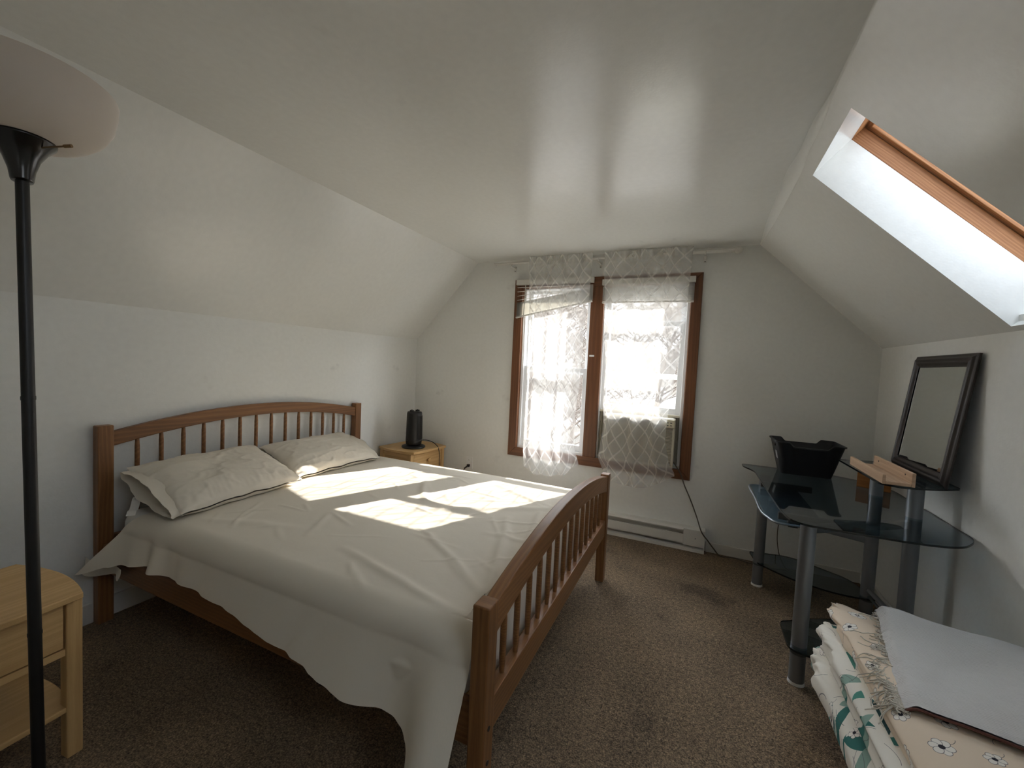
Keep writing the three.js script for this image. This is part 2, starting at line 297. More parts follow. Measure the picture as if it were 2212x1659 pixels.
// sheer curtains
const lattice = (() => {
  const n = 256, d = new Uint8Array(n * n * 4);
  for (let j = 0; j < n; j++) for (let i = 0; i < n; i++) {
    const u = (i + 0.5) / n, v = (j + 0.5) / n;
    const zig = 0.012 * Math.sign(Math.sin((u + v) * 6.283 * 9)), zag = 0.012 * Math.sign(Math.sin((u - v) * 6.283 * 9));
    const w1 = Math.abs(((u + v + zag + 0.5 + 2) % 1) - 0.5), w2 = Math.abs(((u - v + zig + 0.5 + 2) % 1) - 0.5);
    const line = Math.max(1 - sstep(0.05, 0.072, w1), 1 - sstep(0.05, 0.072, w2));
    const thread = 0.5 + 0.5 * Math.sin(i * 2.1) * Math.sin(j * 2.1);
    const a = clamp(0.28 + 0.05 * thread + 0.34 * line) * 255, o = (j * n + i) * 4;
    d[o] = d[o + 1] = d[o + 2] = a; d[o + 3] = 255;
  }
  const t = new THREE.DataTexture(d, n, n); t.wrapS = t.wrapT = THREE.RepeatWrapping; t.magFilter = THREE.LinearFilter; t.repeat.set(1 / 0.12, 1 / 0.14); t.needsUpdate = true; return t;
})();
M.sheer = phys({ color: '#faf8f5', roughness: 0.97, transmission: 0.42, thickness: 0, alphaMap: lattice, transparent: true, side: THREE.DoubleSide });
function curtain(label, L, R, B, fold, seed) {
  const o = thing('sheer_curtain', label, 'curtain', [0, 0, 0], 0, 'sheer lattice curtains');
  const top = 2.262, width = R[R.length - 1][1] - L[L.length - 1][1] + fold.extra;
  const g = grid(90, 150, (u, v) => {
    const yb = table(B, u), y = lerp(top, yb, v);
    const xl = table(L, y), xr = table(R, y);
    const s = u + 0.018 * Math.sin(u * 6.283 * fold.n + 1);
    let x = lerp(xl, xr, s), gather = 1 - (xr - xl) / width;
    const lowBulge = sstep(0.9, 0.5, y);
    let z = 0.122 + 0.012 * Math.sin(u * 6.283 * fold.n + seed + 1.2 * N(u * 3, y * 1.2, seed)) * (0.35 + gather * 2 + 0.5 * v) + 0.006 * N(u * 9, y * 2.5, seed + 3);
    if (y > 2.2) z += 0.004 * Math.sin(u * 6.283 * 14);
    z += lowBulge * (0.045 * Math.sin(PI * clamp(u)) + 0.012 * N(u * 7, y * 9, seed + 5));
    const yy = y + (y > 2.235 ? 0.006 * N(u * 8, 1, seed) : 0);
    return [x, yy, z, u * width, v * (top - 0.45)];
  });
  obj('panel', g, M.sheer, o);
  const hem = (f, n) => { const pts = []; for (let i = 0; i <= n; i++) pts.push(f(i / n)); return pts; };
  return o;
}
curtain('narrow sheer white lattice curtain over the closed bed side window', [[0.465, 1.272], [0.61, 1.259], [1.194, 1.26], [1.769, 1.253], [2.267, 1.227]], [[0.548, 1.755], [0.668, 1.713], [0.945, 1.705], [1.291, 1.728], [1.632, 1.736], [1.901, 1.763], [2.26, 1.773]], [[0, 0.47], [0.22, 0.418], [0.5, 0.425], [0.75, 0.45], [1, 0.545]], { n: 4, extra: 0.12 }, 1.3);
curtain('wide sheer white lattice curtain hanging in front of the air conditioner', [[0.521, 1.945], [0.624, 1.903], [0.899, 1.931], [1.1, 1.917], [1.368, 1.921], [1.634, 1.893], [2.29, 1.861]], [[0.576, 2.482], [0.658, 2.435], [0.82, 2.402], [1.011, 2.408], [1.14, 2.43], [1.329, 2.441], [1.454, 2.463], [1.886, 2.493], [2.267, 2.509]], [[0, 0.53], [0.12, 0.47], [0.35, 0.442], [0.6, 0.447], [0.85, 0.5], [1, 0.56]], { n: 3, extra: 0.06 }, 4.1);

// window air conditioner
{
  const o = thing('air_conditioner', 'beige window air conditioner with horizontal louvers behind the sheer curtain', 'air conditioner', [0, 0.6, 0]);
  obj('case', [span(1.955, 2.455, 0.005, 0.385, -0.42, 0.03, 0.006)], M.acPlastic, o);
  obj('front_bezel', [span(1.94, 2.474, 0.31, 0.386, 0.02, 0.088, 0.012), span(1.94, 1.958, 0.01, 0.32, 0.02, 0.085, 0.006), span(2.456, 2.474, 0.01, 0.32, 0.02, 0.085, 0.006), span(1.94, 2.474, 0.008, 0.03, 0.02, 0.085, 0.006)], M.acPlastic, o);
  obj('grille_backing', span(1.95, 2.465, 0.02, 0.32, 0.045, 0.055, 0.001), M.acDark, o);
  for (let i = 0; i < 26; i++) obj('louver', span(1.956, 2.458, 0.035 + i * 0.0106, 0.0412 + i * 0.0106, 0.052, 0.08, 0.001), M.acPlastic, o);
  const c = obj('control_panel', span(2.40, 2.47, 0.318, 0.38, 0.08, 0.094, 0.006), M.acPanel, o);
  for (let i = 0; i < 4; i++) obj('button', span(2.412 + (i % 2) * 0.024, 2.426 + (i % 2) * 0.024, 0.332 + Math.floor(i / 2) * 0.02, 0.338 + Math.floor(i / 2) * 0.02, 0.093, 0.0955, 0.001), M.acDark, c);
  obj('air_outlet', [span(1.96, 2.38, 0.322, 0.37, 0.07, 0.0885, 0.002)], M.acPlastic, o);
  for (let i = 0; i < 5; i++) obj('outlet_vane', span(1.965, 2.375, 0.328 + i * 0.009, 0.3305 + i * 0.009, 0.086, 0.094, 0.0008), M.acDark, o);
  for (const [a, b] of [[1.875, 1.955], [2.455, 2.515]]) {
    const n = 7, pl = [];
    for (let i = 0; i < n; i++) { const x = lerp(a, b, (i + 0.5) / n); pl.push(span(x - 0.0022, x + 0.0022, 0.012, 0.39, -0.065 + (i % 2) * 0.012, -0.04 + (i % 2) * 0.012, 0.0008)); }
    pl.push(span(a, b, 0.012, 0.39, -0.068, -0.062, 0));
    obj('side_curtain', pl, M.acPlastic, o);
  }
  obj('mounting_rail', [span(1.876, 2.514, 0.386, 0.402, -0.07, -0.02, 0.002), span(1.876, 2.514, 0.0, 0.014, -0.07, -0.01, 0.002), span(2.5, 2.512, 0.0, 0.39, -0.06, -0.03, 0.002)], M.acPlastic, o);
  obj('power_cord', tube([[2.468, 0.06, 0.04], [2.5, 0.015, 0.035], [2.53, -0.03, 0.034], [2.565, -0.12, 0.03], [2.608, -0.21, 0.03], [2.662, -0.34, 0.03], [2.705, -0.44, 0.075], [2.745, -0.49, 0.07], [2.79, -0.55, 0.05], [2.835, -0.594, 0.05], [2.94, -0.594, 0.034], [3.0, -0.594, 0.06], [3.1, -0.594, 0.09], [3.25, -0.594, 0.06]], 0.0045, 120, 8), M.cord, o);
}

// electric baseboard heater under the window
{
  const x0 = 0.85, x1 = 2.728, o = thing('baseboard_heater', 'long white electric baseboard heater on the floor under the window', 'heater', [0, 0, 0]);
  obj('back_plate', span(x0, x1, 0.0, 0.17, 0, 0.012, 0.001), M.whitePaint, o);
  obj('top_hood', prismX([[0, 0.172], [0.055, 0.172], [0.07, 0.158], [0.07, 0.15], [0.066, 0.15], [0.05, 0.166], [0, 0.166]], x0, x1), M.whitePaint, o);
  obj('front_panel', prismX([[0.064, 0.055], [0.07, 0.055], [0.07, 0.122], [0.06, 0.122], [0.06, 0.118], [0.064, 0.116]], x0, x1), M.whitePaint, o);
  obj('bottom_lip', prismX([[0, 0], [0.07, 0], [0.07, 0.026], [0.05, 0.03], [0.05, 0.024], [0, 0.024]], x0, x1), M.whitePaint, o);
  obj('heating_element', [bar([x0 + 0.02, 0.08, 0.034], [x1 - 0.2, 0.08, 0.034], 0.008)], M.silverDark, o);
  const fin = new THREE.BoxGeometry(0.001, 0.05, 0.04), fins = [];
  for (let x = 1.95; x < x1 - 0.2; x += 0.008) fins.push(fin.clone().translate(x, 0.08, 0.034));
  obj('cooling_fins', fins, M.silverDark, o).userData.kind = 'stuff';
  obj('end_cap', [span(x1 - 0.15, x1, 0.042, 0.17, 0.0, 0.073, 0.004), span(x1 - 0.006, x1, 0.0, 0.17, 0, 0.073, 0.001), span(x1 - 0.15, x1, 0.0, 0.026, 0, 0.0735, 0.002)], M.whitePaint, o);
  obj('knockout', cyl(0.0035, 0.0035, 0.003, [x1 - 0.065, 0.105, 0.073], 12, 'z'), M.silverDark, o);
}
function prismX(pts, x0, x1) { return uvBox(ext(polyShape(pts.map(([z, y]) => [-z, y])), x1 - x0).rotateY(PI / 2).translate(x0, 0, 0), 'x'); }

// ------------------------------------------------------------------ bed
const BZ = 1.6325, HX = 0.062, FX = 2.142;
{
  const o = thing('wooden_bed', 'brown wooden queen bed frame with arched spindle headboard and footboard', 'bed', [0, 0, 0]);
  const pw = 0.06, pz = [BZ + 0.806, BZ - 0.806];
  for (const z of pz) obj('post', span(HX - 0.05, HX, 0, 0.962, z - pw / 2, z + pw / 2, 0.005), M.bedWood, o);
  for (const z of pz) obj('post', span(FX - 0.052, FX, 0, 0.685, z - pw / 2, z + pw / 2, 0.005), M.bedWood, o);
  const arch = (yEnd, yMid, h, xFront, t) => {
    const half = 0.78, top = [], bot = [];
    for (let i = 0; i <= 40; i++) { const z = lerp(-half, half, i / 40), k = 1 - Math.pow(z / half, 2); top.push([z, lerp(yEnd, yMid, k)]); bot.push([z, lerp(yEnd, yMid, k) - h]); }
    const g = ext(polyShape([...bot, ...top.reverse()]), t, 0.005).rotateY(-PI / 2).translate(xFront, 0, BZ);
    return uvBox(g, 'z');
  };
  obj('headboard_rail', arch(0.928, 1.014, 0.07, HX - 0.009, 0.034), M.bedWoodKnot, o);
  obj('footboard_rail', arch(0.672, 0.766, 0.096, FX - 0.006, 0.042), M.bedWood, o);
  obj('headboard_lower_rail', span(HX - 0.043, HX - 0.009, 0.3, 0.42, BZ - 0.78, BZ + 0.78, 0.004), M.bedWood, o);
  obj('footboard_lower_rail', span(FX - 0.046, FX - 0.006, 0.295, 0.395, BZ - 0.78, BZ + 0.78, 0.004), M.bedWood, o);
  for (let i = 0; i < 14; i++) {
    const z = 0.958 + i * 0.10377, k = 1 - Math.pow((z - BZ) / 0.78, 2);
    const rod = (y0, y1, x, r) => { const L = y1 - y0; return lathe([[r * 0.72, 0], [r, 0.05], [r, L - 0.05], [r * 0.72, L]], 12).translate(x, y0, z); };
    obj('spindle', rod(0.41, lerp(0.928, 1.014, k) - 0.06, HX - 0.026, 0.0105), M.bedWood, o);
    obj('spindle', rod(0.385, lerp(0.672, 0.766, k) - 0.085, FX - 0.027, 0.0105), M.bedWood, o);
  }
  for (const s of [-1, 1]) obj('side_rail', span(HX, FX - 0.05, 0.262, 0.39, BZ + s * 0.806 - 0.013, BZ + s * 0.806 + 0.013, 0.003), M.bedWood, o);
  for (let i = 0; i < 9; i++) obj('slat', span(0.16 + i * 0.22, 0.25 + i * 0.22, 0.28, 0.3, BZ - 0.79, BZ + 0.79, 0.002), M.pine, o);
  for (const [y, z] of [[0.46, 2.469], [0.36, 2.469]]) obj('bolt_head', cyl(0.007, 0.007, 0.003, [FX + 0.0005, y - 0.13, z - 0.028], 12, 'x'), M.acDark, o);
}
{
  const g = new RoundedBoxGeometry(1.95, 0.245, 1.53, 5, 0.06).translate(1.06, 0.4235, BZ);
  tag(obj('mattress', uvBox(g, 'x'), M.mattress), 'white mattress seen through the footboard spindles', 'mattress');
}
// the loose top sheet
{
  const Y = 0.566, zF = BZ - 0.745, zN = BZ + 0.725, r = 0.085, arcL = r * PI / 2;
  const hem = [[-0.05, 0.262], [0, 0.27], [0.1, 0.282], [0.25, 0.33], [0.33, 0.355], [0.53, 0.377], [0.8, 0.37], [1.0, 0.355], [1.14, 0.34], [1.39, 0.313], [1.7, 0.275], [1.86, 0.262], [1.93, 0.25], [1.98, 0.19], [2.03, 0.14], [2.08, 0.14]];
  const xe = 2.0, R = rng(41), creases = [];
  for (const c of [[2.04, 2.3, 1.78, 1.55, 0.022, 0.010], [2.03, 2.25, 1.55, 1.9, 0.02, 0.008], [2.04, 2.1, 1.9, 1.4, 0.018, 0.009], [1.98, 2.36, 1.35, 2.2, 0.022, 0.008], [1.95, 1.3, 1.45, 1.05, 0.02, 0.006], [2.02, 1.25, 1.2, 1.75, 0.03, 0.008], [0.5, 2.3, 1.0, 2.16, 0.03, 0.005], [1.3, 1.6, 1.05, 1.25, 0.024, 0.010]]) creases.push(c);
  for (let i = 0; i < 70; i++) { const x = 0.45 + 1.5 * R(), z = 0.95 + 1.35 * R(), a = (R() < 0.6 ? 0.5 : -0.4) + (R() - 0.5) * 1.3, L = 0.08 + 0.22 * R(); creases.push([x, z, x + L * Math.cos(a), z + L * Math.sin(a), 0.007 + 0.012 * R(), 0.0012 + 0.0030 * R()]); }
  const crease = (x, z) => { let h = 0; for (const [x0, z0, x1, z1, w, a] of creases) { const dx = x1 - x0, dz = z1 - z0, t = clamp(((x - x0) * dx + (z - z0) * dz) / (dx * dx + dz * dz)); const ex = x - x0 - t * dx, ez = z - z0 - t * dz, d2 = (ex * ex + ez * ez) / (w * w); if (d2 < 9) h += 1.05 * a * Math.exp(-d2) * Math.sin(PI * (0.12 + 0.76 * t)); } return h; };
  const wrinkle = (x, z) => 0.010 * fbm(x * 1.5, z * 1.7, 3, 2) + crease(x + 0.02 * N(x * 4, z * 4, 6), z + 0.02 * N(x * 4, z * 4, 16)) + 0.0012 * fbm(x * 11, z * 11, 9, 2);
  const Lfar = 0.3, Wd = zN - zF, NV = 360, NU = 320;
  const f = (u, v) => {
    // v: across from the far hem (0) to the near hem (1); u: head to foot
    const s = u * 2.3, footDrop = Math.max(0, s - 1.84), t = v;
    const all = Lfar + Wd + 0.36, cTop = Lfar / all, cN = (Lfar + Wd) / all;
    let x0 = 0.17 + s, z, y = Y, side = 0, n = 0, wtop = 1;
    if (t < cTop) { side = (1 - t / cTop) * Lfar; n = -1; } else if (t > cN) { side = (t - cN) / (1 - cN); n = 1; }
    let x = Math.min(x0, xe + 0.03);
    const headPull = 0.13 * sstep(0.75, 0.17, x0);
    if (n === 0) { const k = (t - cTop) / (cN - cTop); z = lerp(zF, zN, k); x += headPull * sstep(0.6, 1, k); }
    if (n < 0) { const d = side; if (d < arcL) { z = zF - r * Math.sin(d / r); y = Y - r * (1 - Math.cos(d / r)); } else { z = zF - r - 0.03 * (d - arcL); y = Y - r - (d - arcL); } wtop = clamp(1 - d / 0.08); }
    if (n > 0) {
      x = x0 > 1.9 ? 1.9 + 0.185 * (1 - Math.exp(-(x0 - 1.9) / 0.19)) : x0;
      x += headPull - 0.2 * Math.pow(side, 1.15) * sstep(0.75, 0.17, x0);            // the head edge hangs on a slant
      const drop = Y - table(hem, x) + r * 0.35, len = side * drop;
      if (len < arcL) { z = zN + r * Math.sin(len / r); y = Y - r * (1 - Math.cos(len / r)); } else { const q = len - arcL; z = zN + r + 0.38 * q; y = Y - r - q; }
      const k = sstep(0.06, 0.34, len), k2 = sstep(0.05, 0.3, len);
      const headFolds = 0.04 * Math.exp(-Math.pow((x - 0.5 - 0.3 * len) / 0.19, 2)) * (Math.sin((x - 0.5 * len) * 31) * 0.6 + 0.9 * N(x * 13 - len * 6, len, 33));
      const soft = 0.02 * N(x * 3.1, 0.3 + len * 0.6, 8) + 0.014 * N(x * 8.5 + len * 5, len * 1.4, 5) + 0.008 * N(x * 19 + len * 8, len * 2, 15);
      const billow = 0.06 * Math.exp(-Math.pow((x - 2.0) / 0.08, 2)) - 0.025 * Math.exp(-Math.pow((x - 1.84) / 0.09, 2)) ;
      z += k2 * headFolds + k * (soft + billow + 0.05 * sstep(0.4, 0.0, x)) + 0.003 * N(x * 14, len * 7, 3) * k2;
      z = Math.max(z, lerp(zN, 2.457 + 0.02 * Math.max(sstep(0.2, 0.1, x), sstep(1.95, 2.05, x)), sstep(0.1, 0.2, len)));
      wtop = clamp(1 - len / 0.09);
    }
    y += wrinkle(x0, z) * (0.15 + 0.85 * wtop);
    if (footDrop > 0 && n <= 0) { const d = footDrop, q = 0.05; if (d < q * PI / 2) { x = xe + q * Math.sin(d / q); y -= q * (1 - Math.cos(d / q)); } else { x = xe + q; y -= Math.min(0.26, q + (d - q * PI / 2)); } x += 0.012 * N(z * 9, y * 4, 3) * sstep(0, 0.1, d); }
    return [x, y, z, s, v * 2.2];
  };
  const o = obj('bed_sheet', grid(NU, NV, f), M.sheet);
  tag(o, 'loose cream flat sheet draped over the bed and hanging down its near side', 'sheet');
  const flap = grid(30, 16, (u, v) => { const x = 0.035 + 0.285 * u; return [x + 0.01 * Math.sin(v * 3), 0.345 - v * lerp(0.075, 0.045, u) - 0.008 * Math.sin(u * 6), 2.484 + 0.016 * Math.sin(u * 6.5 + 1) * (0.4 + v) + 0.014 * (1 - u), u * 0.3, v * 0.1]; });
  obj('folded_corner', flap, M.sheet, o);
}
// pillows
function pillow(label, pos, rot, L, Wd, T, seed, openEnd) {
  const o = thing('pillow', label, 'pillow', pos, 0, 'pillows at the bed head');
  o.rotation.set(...rot);
  const side = (sgn) => grid(110, 70, (a, b) => {
    const u = a * 2 - 1, v = b * 2 - 1;
    const hw = Wd / 2 * (1 - 0.06 * (1 - u * u)), hl = L / 2 * (1 - 0.04 * (1 - v * v));
    const prof = Math.pow(Math.max(0, (1 - Math.pow(Math.abs(u), 3.2)) * (1 - Math.pow(Math.abs(v), 2.6))), 0.5);
    const edge = 1 - prof;
    const gath = sstep(0.35, 0.8, v) * sstep(1, 0.86, v), ridge = (q) => Math.pow(Math.max(0, 1 - Math.abs(q) * 3.2), 1.5);
    const wr = 0.012 * fbm(u * 1.6 + seed, v * 1.5, seed, 2) + 0.007 * gath * N(u * 15, v * 2.2, seed + 3) + 0.006 * ridge(N(u * 2.2 + v * 2.6, v * 3.2 - u * 1.4, seed + 6)) + 0.0035 * ridge(N(u * 5 - v * 3, v * 6 + u * 2, seed + 16)) * (1 - prof * 0.5);
    const lump = 1 + 0.16 * N(u * 1.4, v * 1.6, seed + 9);
    let y = sgn * (prof * T / 2 * lump + 0.004) + wr * (0.25 + prof * 0.8) * (sgn > 0 ? 1 : 0.3);
    y += 0.012 * edge * N(u * 4, v * 4, seed + 12);
    return [v * hw, y, u * hl, u * L / 2, v * Wd / 2];
  });
  obj('pillowcase', [side(1), side(-1)], M.sheet, o);
  const e = openEnd;                                           // the open mouth of the case
  const mouth = grid(60, 10, (a, b) => {
    const th = a * 2 * PI, c = Math.cos(th), s = Math.sin(th);
    const k = b, hz = L / 2 * (0.8 + 0.28 * k);
    const hw = Wd / 2 * lerp(0.84, 0.97, Math.sqrt(k)), hh = lerp(T * 0.26, 0.042, k) * (1 + 0.25 * N(c * 2, s * 2, seed));
    return [hw * c, hh * s * (1 - 0.3 * Math.abs(c)) - 0.012 * k + 0.006 * N(c * 5, k * 3, seed + 2) * k, e * (hz + 0.012 * N(c * 3, s * 3, seed + 7) * k), a, b * 0.1];
  });
  obj('case_mouth', mouth, M.sheet, o);
  return o;
}
{
  const p1 = pillow('cream pillow with an open case mouth at the near side of the bed', [0.30, 0.672, 2.045], [0, 0.06, -0.36], 0.66, 0.44, 0.15, 2.2, 1);
  p1.updateMatrixWorld(true);
  const tagGeo = grid(2, 12, (u, v) => { const q = V(lerp(0.17, 0.305, v) + 0.02 * (u - 0.5), 0.618 - 0.03 * sstep(0.2, 0.7, v) + 0.004 * Math.sin(v * 9) - 0.012 * sstep(0.8, 1, v), lerp(2.36, 2.45, v) - 0.026 * (u - 0.5)); p1.worldToLocal(q); return [q.x, q.y, q.z]; });
  obj('care_tag', tagGeo, M.tagCloth, p1);
  pillow('cream pillow at the window side of the bed, leaning on the headboard spindles', [0.248, 0.662, 1.345], [0, -0.02, -0.36], 0.68, 0.40, 0.125, 6.7, -1);
}

// ------------------------------------------------------------------ night stands
function nightstand(label, x, z, turn) {
  const o = thing('nightstand', label, 'nightstand', [x, 0, z], turn, 'light pine nightstands');   // drawer faces +x
  const D = 0.42, Wz = 0.5, T = 0.55, lx = D / 2 - 0.045, lz = Wz / 2 - 0.045;
  const bow = (d, w, b) => { const s = new THREE.Shape(); s.moveTo(-d / 2, -w / 2 + b); s.quadraticCurveTo(0, -w / 2 - b * 0.9, d / 2, -w / 2 + b); s.quadraticCurveTo(d / 2 + 0.012, 0, d / 2, w / 2 - b); s.quadraticCurveTo(0, w / 2 + b * 0.9, -d / 2, w / 2 - b); s.lineTo(-d / 2, -w / 2 + b); return s; };
  const slab = (d, w, b, y, t) => uvBox(ext(bow(d, w, b), t, 0.004).rotateX(-PI / 2).translate(0, y, 0), 'z');
  obj('top', slab(D, Wz, 0.035, T - 0.022, 0.022), M.pine, o);
  for (const sx of [-1, 1]) for (const sz of [-1, 1]) obj('leg', span(sx * lx - 0.02, sx * lx + 0.02, 0, T - 0.022, sz * lz - 0.02, sz * lz + 0.02, 0.004), M.pine, o);
  obj('shelf', slab(D - 0.06, Wz - 0.05, 0.03, 0.155, 0.018), M.pine, o);
  for (const sz of [-1, 1]) { obj('side_panel', [span(-lx + 0.018, lx - 0.018, 0.36, T - 0.024, sz * lz - 0.012, sz * lz + 0.004, 0.002), span(-lx + 0.018, lx - 0.018, 0.49, T - 0.024, sz * lz - 0.014, sz * lz + 0.014, 0.002)], M.pine, o); }
  for (const sz of [-1, 1]) obj('shelf_rail', span(-lx + 0.018, lx - 0.018, 0.125, 0.156, sz * lz - 0.012, sz * lz + 0.012, 0.002), M.pine, o);
  obj('back_panel', span(-lx - 0.012, -lx + 0.0, 0.36, T - 0.024, -lz + 0.018, lz - 0.018, 0.002), M.pine, o);
  obj('front_rail', span(lx - 0.012, lx + 0.012, 0.345, 0.368, -lz + 0.018, lz - 0.018, 0.002), M.pine, o);
  const dr = obj('drawer', span(lx - 0.006, lx + 0.016, 0.374, T - 0.032, -lz + 0.025, lz - 0.025, 0.003), M.pine, o);
  obj('knob', lathe([[0, 0], [0.009, 0], [0.008, 0.008], [0.018, 0.014], [0.02, 0.021], [0.014, 0.028], [0, 0.03]], 24).rotateZ(-PI / 2).translate(lx + 0.016, 0.45, 0), M.pine, dr);
  return o;
}
nightstand('light pine nightstand in the corner under the black tower heater', 0.252, 0.333, -0.1);
nightstand('light pine nightstand beside the floor lamp at the near side of the bed', 0.655, 3.035, 0.06);

// tower fan heater
{
  const o = thing('fan_heater', 'small black oscillating tower heater standing on the corner nightstand', 'heater', [0.295, 0.5505, 0.385], 0.35);
  obj('base', lathe([[0, 0], [0.1, 0], [0.105, 0.006], [0.103, 0.016], [0.08, 0.024], [0.045, 0.027], [0, 0.027]], 48), M.black, o);
  obj('body', lathe([[0, 0.026], [0.062, 0.026], [0.069, 0.035], [0.072, 0.06], [0.0695, 0.2], [0.067, 0.31], [0.062, 0.324], [0, 0.328]], 48), M.black, o);
  obj('grille_backing', grid(16, 2, (u, v) => { const a = lerp(-0.75, 0.75, u); return [lerp(0.0722, 0.0688, v) * Math.cos(a), lerp(0.085, 0.285, v), lerp(0.0722, 0.0688, v) * Math.sin(a)]; }), M.blackGloss, o);
  for (let i = 0; i < 15; i++) { const a = lerp(-0.75, 0.75, i / 14); obj('grille_bar', bar([0.0735 * Math.cos(a), 0.08, 0.0735 * Math.sin(a)], [0.0695 * Math.cos(a), 0.29, 0.0695 * Math.sin(a)], 0.0016, 6), M.black, o); }
  obj('lower_ring', new THREE.TorusGeometry(0.0715, 0.002, 8, 48).rotateX(PI / 2).translate(0, 0.068, 0), M.blackGloss, o);
  for (const s of [-1, 1]) obj('control_knob', [cyl(0.019, 0.018, 0.012, [-s * 0.018, 0.333, s * 0.026], 20), span(-s * 0.018 - 0.006, -s * 0.018 + 0.006, 0.337, 0.345, s * 0.026 - 0.002, s * 0.026 + 0.002, 0.001)], M.black, o);
  o.updateMatrixWorld(true);
  const cord = [[0.33, 0.612, 0.345], [0.36, 0.608, 0.285], [0.40, 0.592, 0.25], [0.44, 0.57, 0.245], [0.472, 0.548, 0.252], [0.486, 0.5, 0.254], [0.487, 0.4, 0.25], [0.482, 0.25, 0.22], [0.5, 0.13, 0.16], [0.56, 0.12, 0.08], [0.61, 0.22, 0.05], [0.636, 0.334, 0.043]].map((p) => o.worldToLocal(V(...p)).toArray());
  obj('power_cord', tube(cord, 0.0035, 110, 8), M.black, o);
}
// wall outlets
function outlet(label, x, y) {
  const o = thing('wall_outlet', label, 'outlet', [x, y, 0], 0, 'wall outlets');
  obj('cover_plate', span(-0.035, 0.035, -0.057, 0.057, 0, 0.006, 0.003), M.white, o);
  for (const s of [-1, 1]) { const r = obj('receptacle', cyl(0.016, 0.016, 0.003, [0, s * 0.024, 0.0065], 20, 'z'), M.white, o); obj('slot', [span(-0.007, -0.005, s * 0.024 - 0.002, s * 0.024 + 0.007, 0.0075, 0.0085, 0), span(0.005, 0.007, s * 0.024 - 0.002, s * 0.024 + 0.007, 0.0075, 0.0085, 0)], M.acDark, r); }
  return o;
}
outlet('white wall outlet with a black plug beside the corner nightstand', 0.665, 0.385);
{
  const p = thing('power_plug', 'black plug in the lower socket beyond the bed', 'plug', [0.665, 0.361, 0.0085]);
  obj('plug_body', [span(-0.012, 0.012, -0.012, 0.012, 0, 0.026, 0.004), bar([0, -0.002, 0.024], [-0.03, -0.028, 0.036], 0.007, 12)], M.black, p);
}
outlet('white wall outlet on the gable wall under the glass desk', 3.19, 0.325);
tag(obj('appliance_cord', tube([[3.19, 0.3, 0.012], [3.185, 0.25, 0.03], [3.19, 0.17, 0.03], [3.215, 0.07, 0.03], [3.26, 0.006, 0.05], [3.4, 0.006, 0.06]], 0.003, 50, 6), M.cord), 'thin grey cord hanging from the outlet under the glass desk', 'cord');

// ------------------------------------------------------------------ glass desk
const DY = 0.725;
function glassPlate(pts, y, t, m = M.glass) { return ext(smoothClosed(pts), t, 0.0015).rotateX(PI / 2).translate(0, y + t, 0); }     // pts in (x, z); top at y + t
function smoothClosed(pts) {   // corners given as [x, z, radius]
  const s = new THREE.Shape(), n = pts.length;
  for (let i = 0; i < n; i++) {
    const p = pts[i], a = pts[(i + n - 1) % n], b = pts[(i + 1) % n], r = p[2] ?? 0.02;
    const da = Math.hypot(a[0] - p[0], a[1] - p[1]), db = Math.hypot(b[0] - p[0], b[1] - p[1]), k = Math.min(r, da * 0.48, db * 0.48);
    const q0 = [p[0] + (a[0] - p[0]) / da * k, p[1] + (a[1] - p[1]) / da * k], q1 = [p[0] + (b[0] - p[0]) / db * k, p[1] + (b[1] - p[1]) / db * k];
    if (i === 0) s.moveTo(...q0); else s.lineTo(...q0);
    s.quadraticCurveTo(p[0], p[1], q1[0], q1[1]);
  }
  s.closePath(); return s;
}
function edgeBand(pts, y, t) {       // the dark polished rim of a glass plate
  const c = smoothClosed(pts).getPoints(8), P = c.map((p) => [p.x, p.y]);
  return grid(P.length, 1, (u, v) => { const q = P[Math.round(u * P.length) % P.length]; return [q[0], y + v * t, q[1]]; });
}
